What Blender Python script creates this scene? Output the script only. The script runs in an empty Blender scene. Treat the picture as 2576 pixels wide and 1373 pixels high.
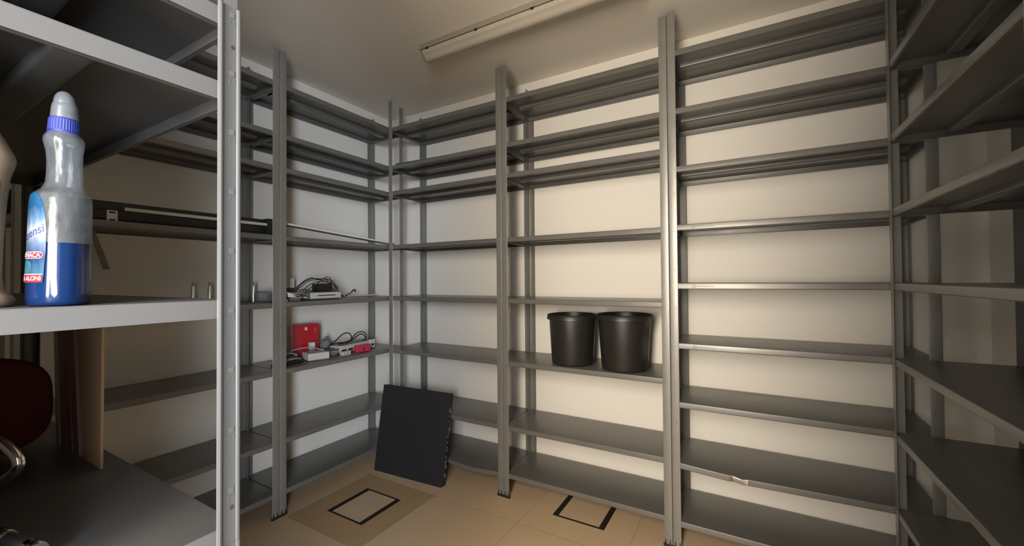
import bpy, bmesh, math, random
from mathutils import Vector, Matrix
random.seed(7)
PI = math.pi
SC = bpy.context.scene
COL = SC.collection

# ------------------------------------------------------------------ camera
F_PX = 1034.39
YAW, PITCH, ROLL = 2.094546, 0.014819, -0.0076457
CAM = Vector((2.74177, -2.60903, 1.36361))
cf = Vector((math.cos(PITCH)*math.cos(YAW), math.cos(PITCH)*math.sin(YAW), math.sin(PITCH)))
cr = Vector((math.sin(YAW), -math.cos(YAW), 0)); cu = cr.cross(cf)
c_, s_ = math.cos(ROLL), math.sin(ROLL)
cr, cu = c_*cr + s_*cu, -s_*cr + c_*cu
cam_d = bpy.data.cameras.new('camera'); cam = bpy.data.objects.new('camera', cam_d); COL.objects.link(cam)
cam_d.sensor_width = 36.0; cam_d.lens = F_PX/2576*36.0
cam_d.clip_start = 0.01; cam_d.clip_end = 60
m3 = Matrix((cr, cu, -cf)).transposed()
cam.matrix_world = Matrix.Translation(CAM) @ m3.to_4x4()
SC.camera = cam

# ------------------------------------------------------------------ world, lights, exposure
w = bpy.data.worlds.new('world'); SC.world = w; w.use_nodes = True
w.node_tree.nodes['Background'].inputs[0].default_value = (1.0, 0.95, 0.87, 1)
w.node_tree.nodes['Background'].inputs[1].default_value = 2.3
SC.view_settings.view_transform = 'Standard'; SC.view_settings.look = 'None'
SC.view_settings.exposure = 0.0; SC.view_settings.gamma = 1.0; SC.view_settings.use_curve_mapping = False

def area(name, loc, target, sx, sy, power, color, spread=PI):
    d = bpy.data.lights.new(name, 'AREA'); d.shape = 'RECTANGLE'; d.size = sx; d.size_y = sy
    d.energy = power; d.color = color; d.spread = spread
    o = bpy.data.objects.new(name, d); COL.objects.link(o)
    o.location = loc
    o.rotation_euler = (Vector(target)-Vector(loc)).to_track_quat('-Z', 'Z').to_euler()
    return o
area('warm_room_light', (2.56, -3.85, 1.72), (1.8, 0, 1.0), 0.48, 1.5, 126, (1.0, 0.875, 0.72))
area('cool_room_light', (5.05, -5.15, 1.60), (0.2, -0.6, 1.2), 2.3, 1.4, 660, (0.83, 0.90, 1.0))

# ------------------------------------------------------------------ node materials
def nmat(name, base, rough=0.5, metal=0.0, var=0.0, scale=20.0, bump=0.0, bscale=120.0, spec=0.5, rvar=0.0, coat=0.0):
    m = bpy.data.materials.new(name); m.use_nodes = True
    nt = m.node_tree; b = nt.nodes['Principled BSDF']
    b.inputs['Base Color'].default_value = (*base, 1); b.inputs['Roughness'].default_value = rough
    b.inputs['Metallic'].default_value = metal; b.inputs['Specular IOR Level'].default_value = spec
    b.inputs['Coat Weight'].default_value = coat
    tc = nt.nodes.new('ShaderNodeTexCoord')
    n = nt.nodes.new('ShaderNodeTexNoise'); n.inputs['Scale'].default_value = scale; n.inputs['Detail'].default_value = 4
    nt.links.new(tc.outputs['Object'], n.inputs['Vector'])
    if var > 0:
        mx = nt.nodes.new('ShaderNodeMix'); mx.data_type = 'RGBA'
        mx.inputs[6].default_value = (*[c*(1-var) for c in base], 1)
        mx.inputs[7].default_value = (*[min(1, c*(1+var)) for c in base], 1)
        nt.links.new(n.outputs['Fac'], mx.inputs[0]); nt.links.new(mx.outputs[2], b.inputs['Base Color'])
    if rvar > 0:
        mr = nt.nodes.new('ShaderNodeMapRange'); mr.inputs[3].default_value = max(0.02, rough-rvar); mr.inputs[4].default_value = min(1, rough+rvar)
        nt.links.new(n.outputs['Fac'], mr.inputs[0]); nt.links.new(mr.outputs[0], b.inputs['Roughness'])
    if bump > 0:
        n2 = nt.nodes.new('ShaderNodeTexNoise'); n2.inputs['Scale'].default_value = bscale; n2.inputs['Detail'].default_value = 3
        nt.links.new(tc.outputs['Object'], n2.inputs['Vector'])
        bp = nt.nodes.new('ShaderNodeBump'); bp.inputs['Strength'].default_value = bump; bp.inputs['Distance'].default_value = 0.002
        nt.links.new(n2.outputs['Fac'], bp.inputs['Height']); nt.links.new(bp.outputs[0], b.inputs['Normal'])
    return m

WALL = nmat('wall_paint', (0.80, 0.765, 0.70), 0.85, var=0.03, scale=3, bump=0.25, bscale=160, spec=0.2)
CEIL = nmat('ceiling_paint', (0.80, 0.745, 0.65), 0.9, var=0.03, scale=2, bump=0.15, bscale=120, spec=0.2)
STEEL = nmat('grey_shelf_steel', (0.165, 0.161, 0.150), 0.34, metal=0.30, var=0.06, scale=9, bump=0.05, bscale=60, rvar=0.08)
POST = nmat('grey_post_steel', (0.235, 0.23, 0.215), 0.36, metal=0.35, var=0.07, scale=14, bump=0.12, bscale=35, rvar=0.08)
LSTEEL = nmat('light_grey_enamel', (0.077, 0.0765, 0.0755), 0.42, metal=0.0, var=0.04, scale=20, bump=0.05, bscale=90)
SCUFF = nmat('scuffed_bare_steel', (0.48, 0.46, 0.42), 0.25, metal=0.6, var=0.25, scale=60, bump=0.5, bscale=90)
HOLE = nmat('dark_hole', (0.016, 0.015, 0.014), 0.9)
BOLT = nmat('zinc_bolt', (0.34, 0.33, 0.31), 0.45, metal=0.4)
BLACKP = nmat('black_plastic', (0.014, 0.013, 0.013), 0.42, var=0.1, scale=30, bump=0.06, bscale=300)
BINM = nmat('bin_plastic', (0.017, 0.0155, 0.014), 0.36, var=0.08, scale=40, bump=0.25, bscale=500)
CABLE = nmat('black_cable', (0.012, 0.012, 0.013), 0.4)
GCABLE = nmat('grey_cable', (0.30, 0.29, 0.28), 0.45)
WHITEP = nmat('white_plastic', (0.66, 0.63, 0.59), 0.4, var=0.03)
OFFW = nmat('offwhite_plastic', (0.55, 0.53, 0.48), 0.45, var=0.05)
GREYP = nmat('grey_plastic', (0.20, 0.195, 0.185), 0.5, var=0.05)
DGREY = nmat('dark_grey_metal', (0.06, 0.058, 0.056), 0.5, var=0.1)
RED = nmat('red_card', (0.47, 0.012, 0.022), 0.42, var=0.06, scale=12)
REDP = nmat('red_plastic', (0.50, 0.03, 0.06), 0.35, var=0.1, scale=30)
CARD = nmat('brown_cardboard', (0.17, 0.095, 0.042), 0.85, var=0.07, scale=15, bump=0.15, bscale=70)
BOARD = nmat('dark_red_board', (0.11, 0.045, 0.038), 0.6, var=0.1)
DARKRED = nmat('dark_red_upholstery', (0.085, 0.012, 0.012), 0.9, var=0.2, scale=40, bump=0.4, bscale=220)
CHROME = nmat('chrome_tube', (0.82, 0.80, 0.74), 0.12, metal=1.0, var=0.03)
PANELB = nmat('panel_black_core', (0.011, 0.011, 0.013), 0.62, var=0.35, scale=220, bump=0.8, bscale=420)
TANP = nmat('tan_laminate', (0.40, 0.29, 0.18), 0.45, var=0.04)
CHIP = nmat('chipped_edge', (0.20, 0.18, 0.16), 0.8, var=0.5, scale=90, bump=0.8, bscale=200)
TAPE = nmat('black_gasket', (0.018, 0.014, 0.012), 0.6, var=0.15, scale=60)
BLUEC = nmat('blue_collar', (0.005, 0.013, 0.13), 0.6)
REDL = nmat('red_label', (0.22, 0.010, 0.018), 0.4)
TXTW = nmat('white_print', (0.55, 0.50, 0.50), 0.5)
TXTD = nmat('dark_blue_print', (0.03, 0.05, 0.13), 0.5)
TXTG = nmat('faded_grey_print', (0.20, 0.185, 0.17), 0.5)
TEAL = nmat('teal_cap', (0.0, 0.16, 0.14), 0.4)
ORANGE = nmat('orange_label', (0.17, 0.055, 0.018), 0.45, var=0.4, scale=45)
ALU = nmat('brushed_aluminium', (0.62, 0.60, 0.57), 0.3, metal=0.7, var=0.05)
FIXM = nmat('lamp_housing_plastic', (0.30, 0.268, 0.22), 0.45, var=0.03)
DIFM = nmat('prismatic_diffuser', (0.46, 0.415, 0.34), 0.2, var=0.03, scale=60, spec=0.9, bump=0.1, bscale=90)

def mix_mat(name, tint, base, fac, rough=0.15, noise=0.0):
    """translucent plastic: part clear, part milky"""
    m = bpy.data.materials.new(name); m.use_nodes = True; nt = m.node_tree
    b = nt.nodes['Principled BSDF']; out = nt.nodes['Material Output']
    b.inputs['Base Color'].default_value = (*base, 1); b.inputs['Roughness'].default_value = rough
    t = nt.nodes.new('ShaderNodeBsdfTransparent'); t.inputs[0].default_value = (*tint, 1)
    mx = nt.nodes.new('ShaderNodeMixShader'); mx.inputs[0].default_value = fac
    nt.links.new(t.outputs[0], mx.inputs[1]); nt.links.new(b.outputs[0], mx.inputs[2]); nt.links.new(mx.outputs[0], out.inputs[0])
    if noise:
        tc = nt.nodes.new('ShaderNodeTexCoord'); mp = nt.nodes.new('ShaderNodeMapping'); mp.inputs['Scale'].default_value = (1, 1, 0.28)
        n = nt.nodes.new('ShaderNodeTexNoise'); n.inputs['Scale'].default_value = 85; n.inputs['Detail'].default_value = 5
        nt.links.new(tc.outputs['Object'], mp.inputs[0]); nt.links.new(mp.outputs[0], n.inputs['Vector'])
        mr = nt.nodes.new('ShaderNodeMapRange'); mr.inputs[1].default_value = 0.35; mr.inputs[2].default_value = 0.7
        mr.inputs[3].default_value = fac-noise; mr.inputs[4].default_value = min(1, fac+noise)
        nt.links.new(n.outputs['Fac'], mr.inputs[0]); nt.links.new(mr.outputs[0], mx.inputs[0])
        bp = nt.nodes.new('ShaderNodeBump'); bp.inputs['Strength'].default_value = 0.35; bp.inputs['Distance'].default_value = 0.003
        nt.links.new(n.outputs['Fac'], bp.inputs['Height']); nt.links.new(bp.outputs[0], b.inputs['Normal'])
    return m
SHELL = mix_mat('frosted_clear_plastic', (0.92, 0.94, 0.96), (0.115, 0.125, 0.135), 0.42, 0.16, noise=0.14)
WET = mix_mat('wet_clear_plastic', (0.95, 0.96, 0.98), (0.03, 0.06, 0.13), 0.05, 0.2)
CAPM = mix_mat('frosted_cap_plastic', (0.85, 0.88, 0.92), (0.11, 0.12, 0.135), 0.66, 0.3)
CLEAR = mix_mat('clear_case_plastic', (0.9, 0.92, 0.92), (0.4, 0.41, 0.41), 0.22, 0.1)
LENSM = mix_mat('clear_round_plastic', (0.8, 0.78, 0.78), (0.4, 0.38, 0.38), 0.35, 0.08)
BEIGEB = mix_mat('milky_beige_plastic', (0.9, 0.8, 0.66), (0.25, 0.19, 0.13), 0.9, 0.35)
LIQ = nmat('blue_liquid', (0.002, 0.013, 0.055), 0.12, var=0.12, scale=18)

# floor: tan raised tiles, hairline joints, one darker tile
TX0, TY0, TS = 0.405, -1.188, 0.5955
def floor_mat():
    m = nmat('tan_floor_tiles', (0.36, 0.262, 0.165), 0.42, spec=0.4)
    nt = m.node_tree; b = nt.nodes['Principled BSDF']
    tc = nt.nodes.new('ShaderNodeTexCoord'); sp = nt.nodes.new('ShaderNodeSeparateXYZ'); nt.links.new(tc.outputs['Object'], sp.inputs[0])
    def mth(op, a, v=None, c=None):
        n = nt.nodes.new('ShaderNodeMath'); n.operation = op
        for i, x in enumerate((a, v, c)):
            if x is None: continue
            if isinstance(x, (int, float)): n.inputs[i].default_value = x
            else: nt.links.new(x, n.inputs[i])
        return n.outputs[0]
    def cell(o, off):
        f = mth('FRACT', mth('DIVIDE', mth('SUBTRACT', o, off), TS))
        return mth('MINIMUM', f, mth('SUBTRACT', 1.0, f))
    line = mth('LESS_THAN', mth('MINIMUM', cell(sp.outputs[0], TX0), cell(sp.outputs[1], TY0)), 0.0022)
    def inside(o, a, bb): return mth('MULTIPLY', mth('GREATER_THAN', o, a), mth('LESS_THAN', o, bb))
    patch = mth('MULTIPLY', inside(sp.outputs[0], TX0, TX0+TS), inside(sp.outputs[1], TY0, TY0+TS))
    n = nt.nodes.new('ShaderNodeTexNoise'); n.inputs['Scale'].default_value = 5; n.inputs['Detail'].default_value = 6
    nt.links.new(tc.outputs['Object'], n.inputs['Vector'])
    a = nt.nodes.new('ShaderNodeMix'); a.data_type = 'RGBA'; a.inputs[6].default_value = (0.573, 0.421, 0.262, 1); a.inputs[7].default_value = (0.647, 0.476, 0.305, 1)
    nt.links.new(n.outputs['Fac'], a.inputs[0])
    p = nt.nodes.new('ShaderNodeMix'); p.data_type = 'RGBA'; p.inputs[7].default_value = (0.468, 0.312, 0.168, 1)
    nt.links.new(patch, p.inputs[0]); nt.links.new(a.outputs[2], p.inputs[6])
    l = nt.nodes.new('ShaderNodeMix'); l.data_type = 'RGBA'; l.inputs[7].default_value = (0.300, 0.210, 0.120, 1)
    nt.links.new(line, l.inputs[0]); nt.links.new(p.outputs[2], l.inputs[6]); nt.links.new(l.outputs[2], b.inputs['Base Color'])
    return m
FLOOR = floor_mat()

# ------------------------------------------------------------------ mesh helpers
class MB:
    def __init__(self): self.bm = bmesh.new()
    def box(self, lo, hi, mi=0, M=None):
        (x0, y0, z0), (x1, y1, z1) = lo, hi
        v = [self.bm.verts.new(p) for p in ((x0,y0,z0),(x1,y0,z0),(x1,y1,z0),(x0,y1,z0),(x0,y0,z1),(x1,y0,z1),(x1,y1,z1),(x0,y1,z1))]
        if M is not None:
            for q in v: q.co = M @ q.co
        for f in ((0,3,2,1),(4,5,6,7),(0,1,5,4),(1,2,6,5),(2,3,7,6),(3,0,4,7)):
            self.bm.faces.new([v[i] for i in f]).material_index = mi
        return v
    def quad(self, pts, mi=0):
        f = self.bm.faces.new([self.bm.verts.new(p) for p in pts]); f.material_index = mi; return f
    def prism(self, poly, z0, z1, mi=0, axis=2, M=None):
        def P(a, b, c): return (a, b, c) if axis == 2 else ((c, a, b) if axis == 0 else (a, c, b))
        lo = [self.bm.verts.new(P(a, b, z0)) for a, b in poly]; hi = [self.bm.verts.new(P(a, b, z1)) for a, b in poly]
        n = len(poly)
        fs = [self.bm.faces.new(lo[::-1]), self.bm.faces.new(hi)]
        for i in range(n): fs.append(self.bm.faces.new((lo[i], lo[(i+1) % n], hi[(i+1) % n], hi[i])))
        for f in fs: f.material_index = mi
        if M is not None:
            for q in lo+hi: q.co = M @ q.co
        return lo+hi
    def cyl(self, p0, p1, r, seg=12, mi=0, r1=None):
        self.tube([p0, p1], r, seg, mi, r1=r1)
    def tube(self, pts, r, seg=8, mi=0, r1=None):
        pts = [Vector(p) for p in pts]; rings = []; up = None
        for i, p in enumerate(pts):
            t = (pts[min(i+1, len(pts)-1)]-pts[max(i-1, 0)]).normalized()
            if up is None:
                up = t.orthogonal().normalized()
            up = (up - t*up.dot(t)).normalized(); s = t.cross(up)
            rr = r if r1 is None else r+(r1-r)*i/(len(pts)-1)
            rings.append([self.bm.verts.new(p+rr*(math.cos(a)*up+math.sin(a)*s)) for a in [2*PI*k/seg for k in range(seg)]])
        for a, b in zip(rings, rings[1:]):
            for k in range(seg):
                f = self.bm.faces.new((a[k], a[(k+1) % seg], b[(k+1) % seg], b[k])); f.material_index = mi; f.smooth = True
        self.bm.faces.new(rings[0][::-1]).material_index = mi; self.bm.faces.new(rings[-1]).material_index = mi
    def rings(self, rs, seg=48, mi=0, cap0=True, cap1=True, smooth=True, A=0.0):
        """rs: (z, rx, ry, cx, cy)"""
        out = []
        for (z, rx, ry, cx, cy) in rs:
            out.append([self.bm.verts.new((cx+rx*math.cos(a), cy+ry*math.sin(a), z)) for a in [2*PI*k/seg+A for k in range(seg)]])
        for a, b in zip(out, out[1:]):
            for k in range(seg):
                f = self.bm.faces.new((a[k], a[(k+1) % seg], b[(k+1) % seg], b[k])); f.material_index = mi; f.smooth = smooth
        if cap0: self.bm.faces.new(out[0][::-1]).material_index = mi
        if cap1: self.bm.faces.new(out[-1]).material_index = mi
        return out
    def sheet(self, prof, L, axis='X', t=0.0013, nseg=1, mi=0, off=0.0):
        """extrude an open polyline profile (a,b) along an axis with sheet thickness t on its inner side"""
        n = len(prof); P = [Vector((a, b, 0)) for a, b in prof]; N = []
        for i in range(n):
            d = (P[min(i+1, n-1)]-P[max(i-1, 0)]).normalized(); N.append(Vector((-d.y, d.x, 0)))
        inner = [p+q*t for p, q in zip(P, N)]
        def V(p, s):
            if axis == 'X': return (s, p.x, p.y)
            if axis == 'Y': return (p.x, s, p.y)
            return (p.x, p.y, s)
        O = [[self.bm.verts.new(V(p, off+L*k/nseg)) for p in P] for k in range(nseg+1)]
        I = [[self.bm.verts.new(V(p, off+L*k/nseg)) for p in inner] for k in range(nseg+1)]
        fs = []
        for k in range(nseg):
            for i in range(n-1):
                fs.append(self.bm.faces.new((O[k][i], O[k][i+1], O[k+1][i+1], O[k+1][i])))
                fs.append(self.bm.faces.new((I[k][i], I[k+1][i], I[k+1][i+1], I[k][i+1])))
            for i in (0, n-1): fs.append(self.bm.faces.new((O[k][i], O[k+1][i], I[k+1][i], I[k][i])))
        for k in (0, nseg):
            for i in range(n-1): fs.append(self.bm.faces.new((O[k][i], I[k][i], I[k][i+1], O[k][i+1])))
        for f in fs: f.material_index = mi
        return fs
    def build(self, name, mats, parent=None, bevel=0.0, smooth=None, loc=None):
        bmesh.ops.recalc_face_normals(self.bm, faces=self.bm.faces[:])
        me = bpy.data.meshes.new(name); self.bm.to_mesh(me); self.bm.free()
        for m in (mats if isinstance(mats, (list, tuple)) else [mats]): me.materials.append(m)
        o = bpy.data.objects.new(name, me); COL.objects.link(o)
        if parent is not None: o.parent = parent
        if loc is not None: o.location = loc
        if smooth:
            for p in me.polygons: p.use_smooth = True
            try: me.set_sharp_from_angle(angle=math.radians(smooth))
            except Exception: pass
        if bevel > 0:
            b = o.modifiers.new('bevel', 'BEVEL'); b.width = bevel; b.segments = 2; b.limit_method = 'ANGLE'; b.angle_limit = math.radians(40)
        return o

def tag(o, label, cat, group=None):
    o['label'] = label; o['category'] = cat
    if group: o['group'] = group
    return o
def thing(name, label, cat, loc=(0, 0, 0), rz=0.0, group=None):
    o = bpy.data.objects.new(name, None); COL.objects.link(o); o.empty_display_size = 0.1
    o.location = loc; o.rotation_euler = (0, 0, rz)
    return tag(o, label, cat, group)
def structure(o):
    o['kind'] = 'structure'; return o
def arc(cx, cy, r, a0, a1, n):
    return [(cx+r*math.cos(math.radians(a0+(a1-a0)*k/n)), cy+r*math.sin(math.radians(a0+(a1-a0)*k/n))) for k in range(n+1)]
def spline(pts, n=8):
    """Catmull-Rom through points"""
    P = [Vector(p) for p in pts]; P = [2*P[0]-P[1]]+P+[2*P[-1]-P[-2]]; out = []
    for i in range(1, len(P)-2):
        for k in range(n):
            t = k/n; a, b, c, d = P[i-1:i+3]
            out.append(0.5*((2*b)+(c-a)*t+(2*a-5*b+4*c-d)*t*t+(3*b-a-3*c+d)*t*t*t))
    out.append(P[-2]); return out
def text_mesh(body, size, align='CENTER', shear=0.0, bold=0.0):
    cu_ = bpy.data.curves.new('print', 'FONT'); cu_.body = body; cu_.size = size; cu_.align_x = align; cu_.align_y = 'CENTER'
    cu_.shear = shear; cu_.extrude = 0; cu_.offset = bold
    o = bpy.data.objects.new('print', cu_); COL.objects.link(o)
    dg = bpy.context.evaluated_depsgraph_get(); dg.update()
    me = bpy.data.meshes.new_from_object(o.evaluated_get(dg)); bpy.data.objects.remove(o); bpy.data.curves.remove(cu_)
    me.materials.clear()
    return me
def put_mesh(name, me, mat, parent, fn=None):
    if fn:
        for v in me.vertices: v.co = fn(v.co)
    me.materials.append(mat); o = bpy.data.objects.new(name, me); COL.objects.link(o); o.parent = parent; return o

# ------------------------------------------------------------------ room shell
H = 2.7724; XR = 3.655; YF = -2.64; T = 0.12
def slab(name, lo, hi, mat):
    m = MB(); m.box(lo, hi); return structure(m.build(name, mat))
slab('floor', (-T, YF-T, -0.1), (XR+T, T, 0), FLOOR)
slab('ceiling', (-T, YF-T, H), (XR+T, T, H+0.1), CEIL)
slab('wall_left', (-T, YF-T, 0), (0, T, H), WALL)
slab('wall_back', (0, 0, 0), (XR, T, H), WALL)
slab('wall_right', (XR, YF-T, 0), (XR+T, T, H), WALL)
m = MB()     # wall behind the camera with a doorway
m.box((0, YF-T, 0), (2.03, YF, H)); m.box((2.705, YF-T, 0), (XR, YF, H)); m.box((2.03, YF-T, 2.32), (2.705, YF, H))
structure(m.build('wall_front', WALL))

# ------------------------------------------------------------------ grey shelving
def shelf_bm(W, dep, lip=0.0294, nseg=1, sag=None, ix=0.0022):
    """one folded pan: rounded front and back lips, returns, end flanges. local X 0..W, Y 0 (rear)..-dep, top at z=0"""
    m = MB(); r = 0.003; g = 0.0024; y0, y1 = -g, -dep+g
    prof = [(y0-0.011, -lip), (y0-r, -lip)] + [(y0, -lip+r)] + [(y0, -r)] + arc(y0-r, -r, r, 0, 90, 3)[1:]
    prof += [(y1+r, 0)] + arc(y1+r, -r, r, 90, 180, 3)[1:] + [(y1, -lip+r), (y1+r, -lip), (y1+0.013, -lip)]
    m.sheet(prof, W-2*ix, 'X', t=0.0012, nseg=nseg, off=ix)
    for x in (ix+0.0002, W-ix-0.0014):
        m.box((x, y1+0.004, -lip), (x+0.0012, y0-0.004, -0.0013))
    # end returns
    m.box((ix, y1+0.014, -lip), (ix+0.012, y0-0.012, -lip+0.0012)); m.box((W-ix-0.012, y1+0.014, -lip), (W-ix, y0-0.012, -lip+0.0012))
    if sag:
        for v in m.bm.verts: v.co = sag(v.co.copy(), dep)
    return m
def stiff_bm(W, dep, nseg=1, sag=None):
    """hat channel under the middle of a shelf"""
    m = MB(); c = -dep/2; w_, d = 0.022, 0.018
    prof = [(c-w_-0.010, -0.0014), (c-w_, -0.0014)]+arc(c-w_+0.006, -d+0.006-0.0014, 0.006, 180, 270, 3)+arc(c+w_-0.006, -d+0.006-0.0014, 0.006, 270, 360, 3)+[(c+w_, -0.0014), (c+w_+0.010, -0.0014)]
    m.sheet(prof, W-0.085, 'X', t=-0.001, nseg=nseg, off=0.0425)
    if sag:
        for v in m.bm.verts: v.co = sag(v.co.copy(), dep)
    return m
def post_bm(Z, aw, ad, zs, hole=0.0965, t=0.0016):
    """angle post: corner at local origin, front leg along +X (width aw, in plane y=0 facing -Y), side leg along +Y (ad)"""
    m = MB(); r = 0.003; e = 0.002
    prof = [(e, ad)] if False else []
    prof = [(0.0, ad), (0.0, r)] + arc(r, r, r, 180, 270, 4)[1:] + [(aw-0.004, 0.0)] + arc(aw-0.004, 0.002, 0.002, 270, 330, 2)[1:]
    m.sheet(prof, Z, 'Z', t=t, off=0.0)
    # slots: dark discs let into the front and side faces, bolts at the shelves
    def disc(c, ax, rad, mi, dz=0.0):
        n = 8; pts = []
        for k in range(n):
            a = 2*PI*k/n; u, v = rad*math.cos(a), rad*math.sin(a)
            pts.append((c[0]+u, c[1]-dz, c[2]+v) if ax == 'y' else (c[0]-dz, c[1]+u, c[2]+v))
        m.quad(pts, mi)
    k = 0; z = 0.055
    while z < Z-0.02:
        if k % 4 == 0:
            disc((aw*0.62, -0.0002, z), 'y', 0.0019, 1); disc((-0.0002, ad*0.6, z), 'x', 0.0019, 1)
        z += hole/2; k += 1
    for zz in zs:
        for dz in (-0.010,):
            m.cyl((aw*0.36, 0.0005, zz+dz), (aw*0.36, -0.0022, zz+dz), 0.0030, 6, 2)
    return m
def foot_bm(aw, ad):
    """black plastic foot with two prongs up the front"""
    m = MB(); o = 0.0022
    m.box((-o, -o, 0), (aw+o, 0.007, 0.014)); m.box((-o, 0.007, 0), (0.007, ad+o, 0.014))
    for x in (aw*0.28, aw*0.80):
        m.prism([(x-0.004, 0.014), (x+0.004, 0.014), (x+0.002, 0.032), (x-0.001, 0.040)], -o, 0.0, axis=1)
    return m

def unit(name, label, loc, rz, W, dep, zs, zT, mats=None, group='grey steel shelving bays', aw=0.042, ad=0.036, sags=None, logos=()):
    sm, pm = mats or (STEEL, POST)
    root = thing(name, label, 'shelving unit', loc, rz, group)
    lib = {}
    for i, z in enumerate(zs):
        sg = (sags or {}).get(i)
        key = 'bent' + str(i) if sg else 'flat'
        if key not in lib:
            ns = 48 if sg else 1
            so = shelf_bm(W, dep, nseg=ns, sag=sg).build('shelf', [sm, SCUFF], root, smooth=35)
            st = stiff_bm(W, dep, nseg=ns, sag=sg).build('stiffener', sm, so, smooth=35)
            if not sg: lib[key] = (so, st)
        else:
            a, b = lib[key]
            so = a.copy(); COL.objects.link(so); so.parent = root
            st = b.copy(); COL.objects.link(st); st.parent = so
        so.location = (0, 0, z)
        if i in logos: maker_mark(so, dep)
    # four posts: front legs face the front, side legs on the outer ends
    for (x, y, sx, sy) in ((0, -dep, 1, 1), (W, -dep, -1, 1), (0, 0, 1, -1), (W, 0, -1, -1)):
        pb = post_bm(zT-(0.012 if y == 0 else 0), aw, ad, zs); fb = foot_bm(aw, ad)
        for mbm in (pb.bm, fb.bm):
            for v in mbm.verts: v.co.x *= sx; v.co.y *= sy
        po = pb.build('post', [pm, HOLE, BOLT], root, smooth=35, loc=(x, y, 0)); fb.build('foot_cap', BLACKP, po)
    return root
def maker_mark(shelf, dep):
    """faded maker's lettering printed on the front lip"""
    y = -dep+0.0024-0.0003
    me = text_mesh('MARCEGAGLIA', 0.0105, 'LEFT')
    xs = [v.co.x for v in me.vertices]; k = 0.083/(max(xs)-min(xs)); x0 = min(xs)
    def fn(c): return Vector((0.1235+(c.x-x0)*k, y, -0.0152+c.y))
    put_mesh('maker_lettering', me, TXTG, shelf, fn)
    b = MB(); s = 0.0075; cx, cz = 0.114, -0.0150
    for (a0, a1, b0, b1) in ((-s, s, s-0.002, s), (-s, s, -s, -s+0.002), (-s, -s+0.002, -s+0.002, s-0.002), (s-0.002, s, -s+0.002, s-0.002)):
        b.quad([(cx+a0, y, cz+b0), (cx+a1, y, cz+b0), (cx+a1, y, cz+b1), (cx+a0, y, cz+b1)])
    for a in (0, PI/2, PI, 1.5*PI):
        pts = [(-.0011, .0012), (.0011, .0012), (.0038, .0042), (.0018, .0046)]
        b.quad([(cx+math.cos(a)*p-math.sin(a)*q, y, cz+math.sin(a)*p+math.cos(a)*q) for p, q in pts])
    b.build('maker_emblem', TXTG, shelf)

ZB = [0.1496, 0.4453, 0.8491, 1.2407, 1.6254, 2.0308, 2.2249, 2.5125]
ZA = [0.1459, 0.4400, 0.8454, 1.2371, 1.6285, 2.0323, 2.2305, 2.5266]
ZC = [0.1416, 0.4360, 0.7383, 1.0350, 1.3364, 1.6324, 1.9291, 2.2255, 2.5249]
ZT = 2.717
DB = 0.377
def sag_b1(c, dep):     # lowest shelf of the corner bay: front lip sagging
    u = c.x; f = max(0, min(1, (-c.y/dep))); s = math.exp(-((u-0.74)/0.17)**2)*0.020
    c.z -= s*f; return c
def sag_b3(c, dep):     # dented lip
    u = c.x; f = max(0, min(1, (-c.y/dep))); s = 0.017*max(0, 1-abs(u-0.30)/0.30 if u < 0.30 else 1-(u-0.30)/0.70)
    d = math.exp(-((u-0.30)/0.018)**2); e = math.exp(-((u-0.275)/0.008)**2)-math.exp(-((u-0.318)/0.010)**2)
    if f > 0.9: c.y -= 0.006*d*(1 if c.z > -0.02 else -1) ; c.z += 0.004*e
    c.z -= s*f; return c
B1 = unit('shelving_unit', 'grey steel shelving bay on the back wall beside the corner, black panel leaning on it', (0.3900, -0.015, 0), 0, 0.9975, DB, ZB, ZT, sags={0: sag_b1})
B2 = unit('shelving_unit', 'grey steel shelving bay in the middle of the back wall, holding two black bins', (1.3890, -0.015, 0), 0, 0.9985, DB, ZB, ZT)
B3 = unit('shelving_unit', 'nine-level grey steel shelving bay with maker lettering and a dented lip, right of the bins', (2.3890, -0.015, 0), 0, 0.9985, DB, ZC, ZT+0.012, sags={1: sag_b3}, logos=(3, 4, 5))
A1 = unit('shelving_unit', 'grey steel shelving bay on the left wall, holding the red box and cables', (0.0150, -1.2145, 0), PI/2, 0.9855, 0.3635, ZA, ZT)
A2 = unit('shelving_unit', 'grey steel shelving bay on the left wall half hidden behind the pale rack, holding pins', (0.0150, -2.2150, 0), PI/2, 0.9985, 0.3635, ZA, ZT)
C1 = unit('shelving_unit', 'dark grey steel shelving bay on the right wall, seen end-on at the right edge', (3.6120, -0.4000, 0), -PI/2, 0.9985, 0.377, ZC, ZT)

# scuffed dent: give the bent lip its bare metal faces
for ch in B3.children:
    if ch.name.startswith('shelf') and abs(ch.location.z-ZC[1]) < 1e-4:
        for p in ch.data.polygons:
            if 0.268 < p.center.x < 0.325 and p.center.y < -0.37: p.material_index = 1

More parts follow.
